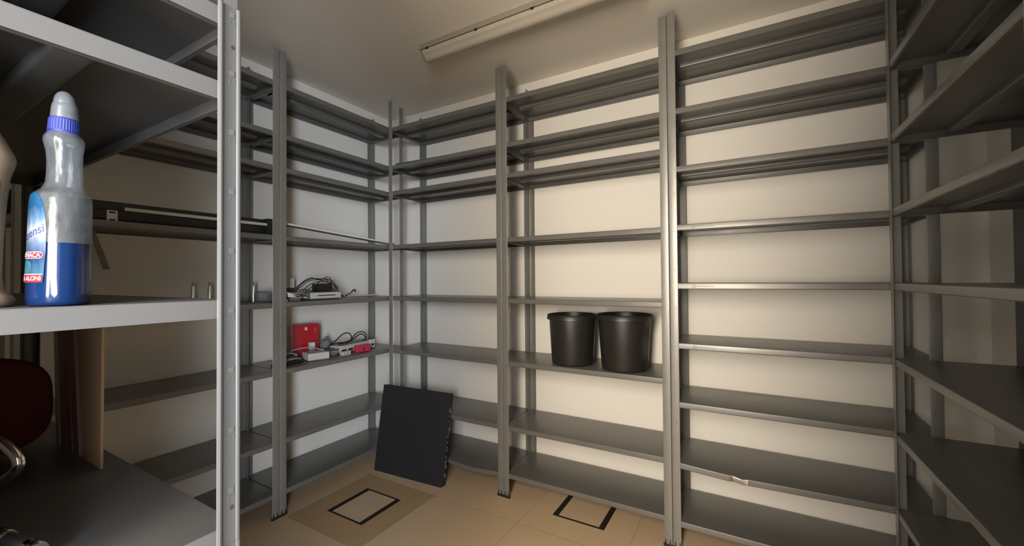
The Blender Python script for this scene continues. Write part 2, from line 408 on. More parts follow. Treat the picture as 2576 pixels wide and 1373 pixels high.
# ------------------------------------------------------------------ pale rack in the foreground
FX0, FX1, FY0, FD = 0.835, 2.005, -2.2405, 0.377
ZF = [0.262, 0.612, 0.967, 1.3333, 1.6889, 1.8115]
def tab_bm(zlo, zhi):
    m = MB(); return m
def fg_rack():
    root = thing('shelving_rack', 'pale grey steel rack in the left foreground carrying the blue cleaner bottle', 'shelving unit', (FX0, FY0, 0), 0)
    W = FX1-FX0
    for i, z in enumerate(ZF):
        so = shelf_bm(W, FD, ix=0.0045).build('shelf', [LSTEEL if True else STEEL, SCUFF], root, smooth=35, loc=(0, 0, z))
        stiff_bm(W, FD).build('stiffener', LSTEEL, so, smooth=35)
        s = MB(); s.box((W-0.0355, -FD/2-0.006, -0.0297), (W-0.0285, -FD/2+0.006, -0.0293)); s.build('slot', HOLE, so)
    for (x, y, sx, sy) in ((W, 0, -1, -1), (W, -FD, -1, 1), (0, 0, 1, -1), (0, -FD, 1, 1)):
        m = MB(); w_ = 0.0355; d_ = 0.030
        def seg(z0, z1, o, e0=0.0):
            r = 0.0035
            prof = [(d_, -o)] + [(r, -o)] + arc(r, r-o, r+0.0, 270, 180, 5)[1:]
            prof = [(d_, 0.0), (0.004, 0.0), (0.0, 0.0002), (-0.0009, 0.0010), (-0.0014, 0.0028), (-0.0013, 0.0048), (-0.0006, 0.0064), (0.0, 0.0072)] + [(-0.0, w_-0.010)] + [(-0.0008, w_-0.0085), (-0.0030, w_-0.0070), (-0.0040, w_-0.0040), (-0.0030, w_-0.0012), (0.0, w_)]
            prof = [(a-o, b) for a, b in prof]
            m.sheet(prof[::-1], z1-z0, 'Z', t=0.0014, off=z0)
        seg(0.0, 0.938, 0.0012); seg(0.934, 1.8175, 0.0)
        prof = [(0.022, 0.0125), (0.0, 0.0125), (0.0, 0.026)]
        m.sheet([(0.022, 0.0068), (0.0012, 0.0068), (0.0012, 0.0265)], 0.50, 'Z', t=0.0012, off=1.80)
        z = 1.7063-0.0975*16
        hooks = []
        while z < 1.81:
            if z > 0.05: hooks.append(z)
            z += 0.0975
        for z in hooks:        # pressed hook tabs
            yc = 0.0140
            vs = m.prism([(yc-0.0034, z-0.0045), (yc+0.0034, z-0.0045), (yc+0.0038, z+0.004), (yc-0.0036, z+0.0052)], -0.0008, 0.0004, axis=0)
            m.box((-0.0005, yc-0.0040, z-0.0155), (0.0004, yc-0.0032, z-0.0085)); m.box((-0.0005, yc+0.0030, z-0.0165), (0.0004, yc+0.0038, z-0.0085))
            m.box((-0.0004, yc-0.0040, z-0.0092), (0.0004, yc+0.0038, z-0.0085))
        for z in (1.7508, 0.9952):
            n = 12; m.quad([(-0.0003, 0.0128+0.0032*math.cos(2*PI*k/n), z+0.0038*math.sin(2*PI*k/n)) for k in range(n)], 1)
        for v in m.bm.verts: v.co.x *= -sx*-1; v.co.y *= sy
        m.build('post', [LSTEEL, HOLE], root, smooth=35, loc=(x, y, 0))
    return root
fg = fg_rack()

# ------------------------------------------------------------------ ceiling lamp
def lamp():
    x0, x1, yc = 1.050, 2.335, -0.718
    root = thing('ceiling_lamp', 'long unlit strip lamp with a pale rounded cover on the ceiling', 'lamp', (x0, yc, H))
    L = x1-x0; hw = 0.050
    m = MB()
    prof = [(-hw*0.92, 0), (-hw*0.96, -0.015), (-hw, -0.030), (-hw, -0.036), (hw, -0.036), (hw, -0.030), (hw*0.96, -0.015), (hw*0.92, 0)]
    m.prism(prof, 0.0, L, axis=0); m.build('housing', FIXM, root, bevel=0.003)
    m = MB(); m.box((0.004, -hw*1.012, -0.0385), (L-0.004, hw*1.012, -0.0355)); m.build('seal', HOLE, root)
    m = MB()
    pr = [(-hw*0.97, -0.0365)] + [(-hw*0.80, -0.058)] + arc(0.006, -0.055, 0.032, 205, 335, 10) + [(hw*0.86, -0.050), (hw*0.97, -0.0365)]
    m.prism(pr, 0.018, L-0.018, axis=0); d = m.build('diffuser', DIFM, root, smooth=30)
    for e, s in ((0.0, 1), (L, -1)):
        m = MB(); rs = []
        a = [(p[0], p[1]) for p in pr]
        for (dx, k) in ((0.0185, 1.03), (0.012, 1.02), (0.004, 0.90), (0.0, 0.70)):
            rs.append([m.bm.verts.new((e+s*dx, p[0]*k, -0.0365+(p[1]+0.0365)*k)) for p in a])
        for r0, r1 in zip(rs, rs[1:]):
            for i in range(len(a)): m.bm.faces.new((r0[i], r0[(i+1) % len(a)], r1[(i+1) % len(a)], r1[i]))
        m.bm.faces.new(rs[0]); m.bm.faces.new(rs[-1]); m.build('end_cap', FIXM, root, smooth=50)
    m0 = None
    for cx in (0.058, 0.409, 0.757, 1.06, 1.235):
        for sd in (-1, 1):
            m = MB(); m.box((cx-0.011, sd*hw-0.003, -0.034), (cx+0.011, sd*hw+0.003, -0.014), 0); m.box((cx-0.009, sd*hw-0.0045, -0.043), (cx+0.009, sd*hw+0.0045, -0.034), 1)
            m.build('clip', [FIXM, HOLE], root, bevel=0.001)
lamp()

# ------------------------------------------------------------------ floor boxes (black gasket frames flush in the floor)
def floor_box(label, cx, cy, a, fw, fe):
    root = thing('floor_box', label, 'floor box', (cx, cy, 0)); h = a/2
    m = MB(); z = 0.0012
    ow, oe = fw, fe
    m.box((-h, -h, 0), (h, -h+oe, z)); m.box((-h, h-oe, 0), (h, h, z)); m.box((-h, -h+oe, 0), (-h+ow, h-oe, z)); m.box((h-ow, -h+oe, 0), (h, h-oe, z))
    m.build('gasket_frame', TAPE, root)
    m = MB(); m.box((-h+ow, -h+oe, 0), (h-ow, h-oe, 0.0009)); m.build('lid', TANP2, root)
TANP2 = nmat('tan_lid', (0.60, 0.44, 0.28), 0.42, var=0.05, scale=6)
floor_box('black-edged square floor box in the darker tan tile on the left', 0.7030, -0.8850, 0.298, 0.031, 0.012)
floor_box('black-edged square floor box half under the bay with the bins', 1.8880, -0.2690, 0.304, 0.032, 0.013)

# ------------------------------------------------------------------ black-backed floor panel leaning in the corner
def panel():
    b1 = Vector((0.3865, -0.5341, 0)); b2 = Vector((0.9830, -0.4978, 0))
    e = (b2-b1).normalized(); n = Vector((-e.y, e.x, 0))
    root_loc = b1; lean = math.radians(9.6)
    up = Vector((n.x*math.sin(lean), n.y*math.sin(lean), math.cos(lean))); back = n*math.cos(lean)-Vector((0, 0, math.sin(lean)))
    root = thing('floor_panel', 'square black-backed floor panel with a chipped right edge leaning in the corner', 'panel', b1)
    W_, Hh, t = 0.600, 0.598, 0.030
    M = Matrix((e, up, back)).transposed().to_4x4()
    m = MB(); r = 0.012; s = 0.006
    poly = [(0, 0), (0.015, 0)] + [(W_-0.03, 0)] + arc(W_-0.022, 0.022, 0.022, 270, 360, 4) + [(W_, Hh-0.002), (W_-0.003, Hh), (0.002, Hh), (0, Hh-0.003), (0.0, Hh*0.89), (-0.002, Hh*0.885)]
    m.prism(poly, 0, t, M=M); core = m.build('core', PANELB, root, bevel=0.0015)
    m = MB(); m.box((0.004, 0.003, t), (W_-0.004, Hh-0.003, t+0.003), M=M); m.build('laminate', TANP, root)
    m = MB(); random.seed(3)
    for k in range(46):
        v = 0.05+0.45*random.random(); h_ = 0.003+0.007*random.random(); d = random.uniform(0.001, 0.005); z0 = random.uniform(0.0, 0.018)
        m.prism([(W_-0.004, v), (W_+d, v+h_*0.3), (W_+d*0.6, v+h_), (W_-0.004, v+h_*1.2)], z0-0.001, z0+random.uniform(0.004, 0.012), M=M)
    m.build('chipped_edge', CHIP, root)
panel()

# ------------------------------------------------------------------ two black waste bins
def bin_(label, x, y, z, rb, rt, h, rz):
    root = thing('waste_bin', label, 'bin', (x, y, z), rz, 'black plastic waste bins')
    m = MB(); t = 0.003
    out = [(0.0, rb-0.012), (0.004, rb-0.004), (0.012, rb), (h-0.028, rt-0.012), (h-0.026, rt-0.012)]
    inn = [(h-0.010, rt-0.014), (0.014, rb-t), (0.006, rb-0.014)]
    m.rings([(z_, r_, r_, 0, 0) for z_, r_ in out+inn], 64); m.build('body', BINM, root, smooth=40)
    m = MB()
    rim = [(h-0.010, rt-0.0145), (h-0.002, rt-0.013), (h, rt-0.009), (h-0.001, rt-0.004), (h-0.006, rt), (h-0.030, rt+0.002), (h-0.031, rt-0.001), (h-0.010, rt-0.004), (h-0.012, rt-0.0125)]
    o = m.rings([(z_, r_, r_, 0, 0) for z_, r_ in rim], 64, cap0=False, cap1=False)
    for k in range(64):
        m.bm.faces.new((o[-1][k], o[-1][(k+1) % 64], o[0][(k+1) % 64], o[0][k]))
    m.build('rim', BINM, root, smooth=40)
bin_('left one of the two black waste bins on the back wall shelf', 1.8000, -0.2460, ZB[2], 0.126, 0.152, 0.300, 0.4)
bin_('right one of the two black waste bins, beside the double post', 2.1190, -0.2550, ZB[2], 0.128, 0.158, 0.312, 2.0)

# ------------------------------------------------------------------ blue glass-cleaner bottle
def blue_bottle():
    S = 0.000532; base = Vector((1.9370, -2.4340, ZF[3]))
    root = thing('cleaner_bottle', 'clear cleaner bottle half full of blue liquid with a blue collar and label', 'bottle', base)
    view = Vector((base.x-CAM.x, base.y-CAM.y, 0)).normalized(); rt = Vector((view.y, -view.x, 0))
    M = Matrix((rt, view, Vector((0, 0, 1)))).transposed().to_4x4()   # local x = rightwards, y = away from the aisle
    prof = [(770, 152, 78, .80), (616, 154.4, 83.6, .80)][:1] + [(766.5, 152, 83, .80)][:0] + [(770, 152, 78, .80)][:0]+[(769.5, 152, 79, .80), (766, 152, 84, .80), (758, 152, 86.5, .80), (740, 152, 87, .80), (700, 153, 86, .80), (640, 154, 84, .80), (616.5, 154.3, 83.6, .80), (615.5, 154.3, 83.6, .80), (580, 155, 83, .80), (530, 156, 82, .80),
            (512, 156.5, 81, .80), (498, 157, 79, .80), (489, 158.5, 71, .80), (480, 160, 60, .82), (472, 161, 53.5, .86), (462, 162, 50, .9), (440, 163, 48.5, .92), (410, 163, 48, .94), (385, 162, 49, .95),
            (368, 161, 53, .96), (358, 160.5, 55.5, .97), (349, 160.5, 55, .97), (341, 160, 50, 1), (334, 159.5, 42, 1), (326, 159.5, 40, 1)]
    KX = 1/1.49
    prof = [(a, b, c, min(1.45, 0.95+(c-50)*0.0135) if c > 50 else 1.0) for a, b, c, d in prof]
    def ring(y, c, r, k, d=0.0): return ((770-y)*S+d, r*S*KX, r*S*KX*k, (c-152)*S*KX, 0)
    m = MB(); m.rings([ring(*p) for p in prof], 64); 
    for v in m.bm.verts: v.co = M @ v.co
    bo = m.build('bottle_body', [SHELL, WET], root, smooth=60)
    for p in bo.data.polygons:
        if p.center.z < (770-622)*S: p.material_index = 1
    m = MB(); lq = [p for p in prof if p[0] >= 640]
    lq2 = [(max(1.5*S, (770-y)*S), (r-2)*S*KX, (r-2)*S*KX*k, (c-152)*S*KX, 0) for y, c, r, k in lq] + [((770-616)*S, (83.6-2)*S*KX, (83.6-2)*S*KX*1.4, 2.3*S*KX, 0)]
    m.rings(lq2, 64)
    for v in m.bm.verts: v.co = M @ v.co
    m.build('liquid', LIQ, root, smooth=60)
    # collar: ribbed, slightly tilted cap ring
    tilt = Matrix.Translation((7.5*S*KX, 0, (770-316)*S)) @ Matrix.Rotation(math.radians(2.0), 4, 'Y') @ Matrix.Diagonal((KX, KX, 1, 1))
    m = MB(); n = 108; rs = []
    for (z, r) in ((-20, 42), (-18, 43.5), (-14, 43.5), (-13, 42), (14, 41), (17, 40.5), (19, 38)):
        row = []
        for k in range(n):
            a = 2*PI*k/n; rr = r+(1.0 if (k % 3 == 0 and -14 < z < 15) else 0.0)
            row.append(m.bm.verts.new(M @ (tilt @ Vector((rr*S*math.cos(a), rr*S*math.sin(a), z*S)))))
        rs.append(row)
    for a, b in zip(rs, rs[1:]):
        for k in range(n): m.bm.faces.new((a[k], a[(k+1) % n], b[(k+1) % n], b[k]))
    m.bm.faces.new(rs[0][::-1]); m.bm.faces.new(rs[-1]); m.build('collar', BLUEC, root)
    # over-cap with side lugs
    m = MB()
    m.rings([(z*S, r*S, r*S*0.96, dx*S, 0) for z, r, dx in ((40, 30, -1), (56, 31, -1.5), (66, 29.5, -2), (76, 26, -2.5), (84, 20, -3), (89, 12, -3), (91, 5, -3))], 48)
    m.rings([(z*S, r*S, r*S*q, dx*S, 0) for z, r, q, dx in ((18, 38, 1, 0), (30, 37.5, 1, 0), (46, 36.5, .97, 0), (54, 35, .95, 0), (58, 32, .9, 0))], 48)
    for v in m.bm.verts: v.co = M @ (tilt @ v.co)
    m.build('cap', CAPM, root, smooth=50)
    # label wrapped on the left side of the body
    def body_at(y):
        for (a, b) in zip(prof, prof[1:]):
            if b[0] <= y <= a[0]:
                t = (a[0]-y)/(a[0]-b[0]); return [a[i]+(b[i]-a[i])*t for i in (1, 2, 3)]
    def surf(ang, y, off):
        c, r, k = body_at(y); r = r+off/S
        return M @ Vector(((c-152)*S*KX+r*S*KX*math.sin(ang), -r*S*KX*k*math.cos(ang), (770-y)*S))
    edge = [(487, 84), (492, 93), (502, 101), (520, 109), (550, 116), (590, 119), (640, 118), (680, 114.5), (700, 113), (708, 112.5), (713, 111)]
    def right(y):
        for a, b in zip(edge, edge[1:]):
            if a[0] <= y <= b[0]: return a[1]+(b[1]-a[1])*(y-a[0])/(b[0]-a[0])
    def ang_at(px, y):
        c, r, k = body_at(y); return math.asin(max(-1, min(1, (px-c)/r)))
    A_END = math.radians(-150)
    bm = bmesh.new(); uvl = bm.loops.layers.uv.new('UVMap'); rows = []; NY, NX = 60, 30
    for j in range(NY+1):
        y = 487+(713-487)*j/NY; a1 = ang_at(right(y), y); row = []
        for i in range(NX+1):
            a = a1+(A_END-a1)*i/NX; row.append((bm.verts.new(surf(a, y, 0.0006)), (a, 1-j/NY)))
        rows.append(row)
    for j in range(NY):
        for i in range(NX):
            q = (rows[j][i], rows[j][i+1], rows[j+1][i+1], rows[j+1][i]); f = bm.faces.new([p[0] for p in q]); f.smooth = True
            for l, p in zip(f.loops, q): l[uvl].uv = p[1]
    me = bpy.data.meshes.new('label'); bm.to_mesh(me); bm.free()
    LB = bpy.data.materials.new('printed_blue_label'); LB.use_nodes = True; nt = LB.node_tree; b = nt.nodes['Principled BSDF']; b.inputs['Roughness'].default_value = 0.35
    uv = nt.nodes.new('ShaderNodeUVMap'); sp = nt.nodes.new('ShaderNodeSeparateXYZ'); nt.links.new(uv.outputs[0], sp.inputs[0])
    rp = nt.nodes.new('ShaderNodeValToRGB'); cr_ = rp.color_ramp
    stops = [(0.0, (0.005, 0.02, 0.06)), (0.12, (0.02, 0.065, 0.11)), (0.26, (0.004, 0.025, 0.08)), (0.42, (0.07, 0.10, 0.16)), (0.55, (0.24, 0.25, 0.29)), (0.68, (0.05, 0.10, 0.17)), (0.80, (0.004, 0.04, 0.10)), (1.0, (0.006, 0.055, 0.12))]
    cr_.elements[0].position, cr_.elements[0].color = stops[0][0], (*stops[0][1], 1); cr_.elements[1].position, cr_.elements[1].color = 1.0, (*stops[-1][1], 1)
    for p, c in stops[1:-1]:
        el = cr_.elements.new(p); el.color = (*c, 1)
    n = nt.nodes.new('ShaderNodeTexNoise'); n.inputs['Scale'].default_value = 7; n.inputs['Detail'].default_value = 4; nt.links.new(uv.outputs[0], n.inputs['Vector'])
    ad = nt.nodes.new('ShaderNodeMath'); ad.operation = 'MULTIPLY_ADD'; ad.inputs[1].default_value = 0.22; nt.links.new(n.outputs['Fac'], ad.inputs[0])
    sb = nt.nodes.new('ShaderNodeMath'); sb.operation = 'SUBTRACT'; sb.inputs[1].default_value = 0.11; nt.links.new(sp.outputs[1], sb.inputs[0]); nt.links.new(sb.outputs[0], ad.inputs[2])
    nt.links.new(ad.outputs[0], rp.inputs[0]); nt.links.new(rp.outputs[0], b.inputs['Base Color'])
    me.materials.append(LB); lab = bpy.data.objects.new('label', me); COL.objects.link(lab); lab.parent = root
    def strip(y0, y1, pxr, mat, off, name, par):
        bm = bmesh.new(); rows = []
        for j in range(7):
            y = y0+(y1-y0)*j/6; q = abs(j-3)/3; a1 = ang_at(pxr, y)-0.10*q**3; rows.append([bm.verts.new(surf(a1+(A_END-a1)*i/24, y, off)) for i in range(25)])
        for a, b2 in zip(rows, rows[1:]):
            for i in range(24): bm.faces.new((a[i], a[i+1], b2[i+1], b2[i])).smooth = True
        me = bpy.data.meshes.new(name); bm.to_mesh(me); bm.free(); me.materials.append(mat)
        o = bpy.data.objects.new(name, me); COL.objects.link(o); o.parent = par; return o
    strip(639, 655.5, 111.5, TXTW, 0.0009, 'label_band', lab); strip(640.5, 654, 110.5, REDL, 0.0012, 'label_band', lab)
    strip(693, 712, 111.8, REDL, 0.0012, 'label_band', lab); strip(692, 694, 111.8, TXTW, 0.0013, 'label_band', lab)
    strip(660, 690, 84, nmat('pale_window_print', (0.03, 0.10, 0.14), 0.4, var=0.5, scale=90), 0.0009, 'label_picture', lab)
    def wrap_text(body, yc, pxr, size, mat, off, rot=0.0, shear=0.0):
        me = text_mesh(body, size, 'RIGHT', shear=shear, bold=0.00012); c, r, k = body_at(yc); a1 = ang_at(pxr, yc)
        def fn(co):
            x, y = co.x*math.cos(rot)-co.y*math.sin(rot), co.x*math.sin(rot)+co.y*math.cos(rot)
            yy = yc-y/S; return surf(a1+x/(r*S*KX*k*0.85), yy, off)
        put_mesh('label_print', me, mat, lab, fn)
    wrap_text('AMMONIACA', 647.5, 106.5, 0.0078, TXTW, 0.0015)
    wrap_text('SENZA ALONI', 703, 108.5, 0.0078, TXTW, 0.0015)
    wrap_text('essensi', 583, 112.5, 0.0150, TXTD, 0.0010, rot=0.35, shear=0.25)
blue_bottle()

# ------------------------------------------------------------------ second bottle, cut by the frame edge
def beige_bottle():
    base = Vector((1.9040, -2.5070, ZF[3])); root = thing('cleaner_bottle', 'milky beige bottle with orange label and teal cap at the far left edge', 'bottle', base)
    m = MB(); R_ = [(0, .0395), (.003, .043), (.008, .0445), (.014, .042), (.022, .0335), (.040, .0315), (.090, .0330), (.135, .0355), (.150, .0370), (.166, .0385), (.180, .0425), (.188, .0440), (.195, .0425), (.215, .0330), (.232, .0235), (.240, .0200)]
    m.rings([(z, r, r*.9, 0, 0) for z, r in R_], 48); m.build('bottle_body', BEIGEB, root, smooth=60)
    m = MB(); m.rings([(z, r, r, 0, 0) for z, r in ((.238, .0235), (.240, .0245), (.290, .0225), (.294, .020))], 32); m.build('cap', TEAL, root, smooth=50)
    bm = MB(); n = 30
    rows = []
    for z in (.085, .10, .115, .13, .145, .158):
        r = None
        for (a, b) in zip(R_, R_[1:]):
            if a[0] <= z <= b[0]: r = a[1]+(b[1]-a[1])*(z-a[0])/(b[0]-a[0])
        rows.append([bm.bm.verts.new(((r+.0006)*math.cos(t), (r+.0006)*.9*math.sin(t), z)) for t in [math.radians(-75+115*k/n) for k in range(n+1)]])
    for a, b in zip(rows, rows[1:]):
        for k in range(n): bm.bm.faces.new((a[k], a[k+1], b[k+1], b[k])).smooth = True
    bm.build('label', ORANGE, root)
beige_bottle()

# ------------------------------------------------------------------ things in the lower gap of the pale rack
zf = ZF[2]
def folded_chair():
    root = thing('folded_chair', 'dark red padded chair with bent chrome tube, low in the pale foreground rack', 'chair', (1.30, -2.40, zf))
    m = MB(); cx, cy, cz = -0.03, 0.0, 0.118; rows = []; nu, nv = 40, 20
    # padded rounded-rectangle back, slightly domed, standing on its edge
    d = Vector((0.954, -0.30, 0)).normalized(); s = Vector((-d.y, d.x, 0))
    pts = []
    def sq(a, n): c = math.cos(a); return math.copysign(abs(c)**n, c)
    for j in range(nv+1):
        ph = -PI/2+PI*j/nv; row = []
        for i in range(nu):
            th = 2*PI*i/nu
            rr = max(0.0, math.cos(ph))**0.55
            row.append(m.bm.verts.new(Vector((cx, cy, cz)) + s*(0.155*sq(th, .62)*rr-0.055) + Vector((0, 0, 1))*(0.112*sq(th-PI/2, .62)*rr) + d*(0.026*math.sin(ph))))
        rows.append(row)
    for a, b in zip(rows, rows[1:]):
        for i in range(nu): m.bm.faces.new((a[i], a[(i+1) % nu], b[(i+1) % nu], b[i])).smooth = True
    m.bm.faces.new(rows[0][::-1]); m.bm.faces.new(rows[-1]); bmesh.ops.remove_doubles(m.bm, verts=m.bm.verts[:], dist=1e-5)
    m.build('backrest', DARKRED, root)
    off = Vector((1.30, -2.40, zf))
    m = MB(); P = [(1.455, -2.482, 1.119), (1.505, -2.450, 1.099), (1.552, -2.424, 1.073), (1.576, -2.410, 1.049), (1.582, -2.407, 1.032), (1.573, -2.412, 1.017), (1.545, -2.428, 0.998), (1.500, -2.455, 0.9885), (1.44, -2.490, 0.9885)]
    m.tube([p-off for p in spline(P, 6)], 0.0095, 14); m.build('frame_tube', CHROME, root)
    m = MB(); m.tube([Vector(p)-off for p in ((1.395, -2.500, 1.09), (1.45, -2.486, 1.119))], 0.0095, 14); m.tube([Vector(p)-off for p in ((1.23, -2.45, 1.02), (1.44, -2.490, 0.9885))], 0.0095, 14); m.build('frame_tube', CHROME, root)
    m = MB(); m.tube([Vector(p)-off for p in ((1.60, -2.489, 0.9865), (1.7624, -2.4585, 0.9865), (1.862, -2.4400, 0.9865))], 0.0100, 14, 0)
    m.tube([Vector(p)-off for p in ((1.765, -2.458, 0.9867), (1.792, -2.453, 0.9867))], 0.0116, 14, 1); m.tube([Vector(p)-off for p in ((1.845, -2.443, 0.9867), (1.872, -2.4382, 0.9867))], 0.0112, 14, 1)
    m.build('leg', [BLACKP, CHROME], root)
folded_chair()
def carton():
    root = thing('cardboard_box', 'tall flat brown cardboard box standing at the end of the pale rack', 'box', (1.49, -2.285, zf))
    m = MB(); vs = m.box((-0.052, -0.003, 0.0005), (0.057, 0.002, 0.300))
    for v in m.bm.verts:
        if v.co.z > 0.1: v.co.x += -0.046 if v.co.x < 0 else 0.004
    m.build('carton', CARD, root, bevel=0.0008)
    m = MB(); m.box((-0.046, -0.0036, 0.004), (-0.032, -0.0031, 0.012)); m.build('flap', BOARD, root)
carton()
for k, (x, hw, tilt, mt, lab) in enumerate(((1.417, 0.020, -0.165, BOARD, 'narrow dark red board standing right against the brown cardboard box'), (1.372, 0.020, -0.150, BOARD, 'narrow dark red board second to the left of the brown cardboard box'),
                                  (1.328, 0.020, -0.125, BOARD, 'narrow dark red board third to the left of the brown cardboard box'), (1.285, 0.016, -0.095, GREYP, 'narrow grey board left of the three dark red ones'))):
    m = MB(); m.box((-hw, -0.005, 0.0), (hw, 0.005, 0.285))
    o = m.build('board', mt, None, bevel=0.001, loc=(x, -2.288, zf+0.004)); o.rotation_euler = (0, tilt, 0)
    tag(o, lab, 'board', 'narrow boards beside the cardboard box')

# ------------------------------------------------------------------ left wall, fifth shelf: black cassette and white trim
def cassette():
    z0 = ZA[4]; root = thing('blind_cassette', 'long black blind cassette lying on a left wall shelf with a white bracket', 'blind', (0.255, -1.24, z0))
    L = 0.98; m = MB()
    prof = [(-0.035, 0.0)]+arc(0.030, 0.020, 0.020, -90, 0, 5)+[(0.050, 0.052), (0.046, 0.056), (0.046, 0.092), (-0.035, 0.092)]
    m.prism([(a, b) for a, b in prof], -L, 0.0, axis=1); m.build('case', BLACKP, root, smooth=35)
    m = MB(); m.box((-0.038, -0.008, 0.0), (0.056, 0.024, 0.100)); m.build('end_cap', HOLE, root, bevel=0.003)
    m = MB(); m.box((0.0505, -0.700, 0.000), (0.0535, -0.664, 0.052), 0)
    for z in (0.006, 0.040): m.box((0.0530, -0.692, z), (0.0540, -0.672, z+0.007), 1)
    m.build('bracket', [WHITEP, HOLE], root)
    m = MB(); m.box((0.0465, -0.640, 0.0565), (0.0525, -0.004, 0.0715)); m.build('trim_strip', OFFW, root)
cassette()
def trim():
    a = Vector((0.300, -1.205, ZA[4]+0.082)); b = Vector((0.330, -0.285, ZA[4]+0.0125)); d = (b-a)
    o_ = thing('trim_profile', 'thin white trim profile sloping along the left wall shelf to the corner', 'trim strip', a)
    m = MB(); q = d.normalized(); s = Vector((1, 0, 0)); u = s.cross(q).normalized()
    if u.z < 0: u = -u
    M = Matrix((q, s, u)).transposed().to_4x4()
    m.box((0, -0.012, 0.0), (d.length, 0.010, 0.010), M=M); m.build('white_face', WHITEP, o_)
    m = MB(); m.box((0, -0.012, -0.008), (d.length, 0.006, 0.0), M=M); m.build('dark_core', DGREY, o_)
trim()
# strip hanging behind
m = MB()
P = [(0.10, -1.945, ZA[4]-0.004), (0.085, -1.925, 1.585), (0.07, -1.895, 1.500), (0.062, -1.8715, 1.425)]
for a, b in zip(P, P[1:]):
    pass
rows = []
for (x, y, z), wd in zip(P, (0.010, 0.011, 0.012, 0.012)):
    rows.append([m.bm.verts.new((x+dx, y+dy, z)) for dx, dy in ((-0.002, -wd), (0.002, -wd), (0.002, wd), (-0.002, wd))])
for a, b in zip(rows, rows[1:]):
    for k in range(4): m.bm.faces.new((a[k], a[(k+1) % 4], b[(k+1) % 4], b[k]))
m.bm.faces.new(rows[0]); m.bm.faces.new(rows[-1])
tag(m.build('hanging_strap', nmat('taupe_strap', (0.24, 0.20, 0.15), 0.7, var=0.1), None), 'thin taupe strap hanging below the shelf behind the blue cleaner bottle', 'strap')

# ------------------------------------------------------------------ left wall, fourth shelf
z4 = ZA[3]
pin0 = None
for y, x, lab in ((-1.2360, 0.140, 'small chrome pin standing beside the double post, rightmost of the three pins'), (-1.4740, 0.150, 'small chrome pin standing on the left wall shelf, middle one of the three'), (-1.5530, 0.150, 'small chrome pin standing on the left wall shelf, leftmost of the three')):
    root = thing('metal_pin', lab, 'pin', (x, y, z4), 0, 'chrome pins on the shelf')
    if pin0 is None:
        m = MB(); m.rings([(z, r, r, 0, 0) for z, r in ((0, .0085), (.100, .0085), (.104, .0078), (.106, .004))], 20); m.build('shaft', CHROME, root, smooth=40)
        m = MB(); m.rings([(z, r, r, 0, 0) for z, r in ((.105, .0035), (.113, .0035), (.1135, .0055), (.119, .0055), (.121, .003))], 12); m.build('tip', BOLT, root)
        pin0 = root
    else:
        for ch in pin0.children:
            c = ch.copy(); COL.objects.link(c); c.parent = root
def clear_case():
    root = thing('clear_case', 'low see-through plastic case left of the double post on the left wall', 'case', (0.19, -1.180, z4))
    m = MB(); m.box((-0.07, -0.038, 0.001), (0.07, 0.040, 0.056)); m.build('case', CLEAR, root, bevel=0.004)
    m = MB(); m.box((-0.072, -0.040, 0.056), (0.072, 0.042, 0.062)); m.build('lid', GREYP, root, bevel=0.001)
    m = MB(); m.box((0.02, -0.01, 0.022), (0.05, 0.03, 0.034)); m.build('insert', DGREY, root)
clear_case()
def drive():
    root = thing('disc_player', 'flat disc player with pale slotted front under a heap of black cables', 'disc player', (0.315, -0.868, z4))
    w2 = 0.1125
    m = MB(); m.box((-0.165, -w2+0.004, 0.006), (-0.004, w2-0.004, 0.049)); m.build('body', GREYP, root, bevel=0.002)
    m = MB(); m.box((-0.160, -w2+0.010, 0.0), (-0.008, w2-0.010, 0.0058)); m.build('base', HOLE, root)
    m = MB(); m.box((-0.168, -w2, 0.0492), (0.001, w2, 0.0535)); m.build('lid', DGREY, root, bevel=0.001)
    m = MB(); m.box((-0.0038, -w2, 0.010), (0.003, w2, 0.0490)); f = m.build('front_panel', OFFW, root, bevel=0.002)
    m = MB(); m.prism([(-0.068, 0.0290), (-0.058, 0.0262), (0.065, 0.0262), (0.074, 0.0290), (0.065, 0.0322), (-0.058, 0.0322)], 0.0028, 0.0036, axis=0); m.build('slot', HOLE, f)
    m = MB(); m.box((0.0028, -0.100, 0.040), (0.0034, -0.085, 0.0425)); m.box((0.0028, 0.085, 0.036), (0.0034, 0.096, 0.0385)); m.build('button', GREYP, f)
drive()
zt = z4+0.0535
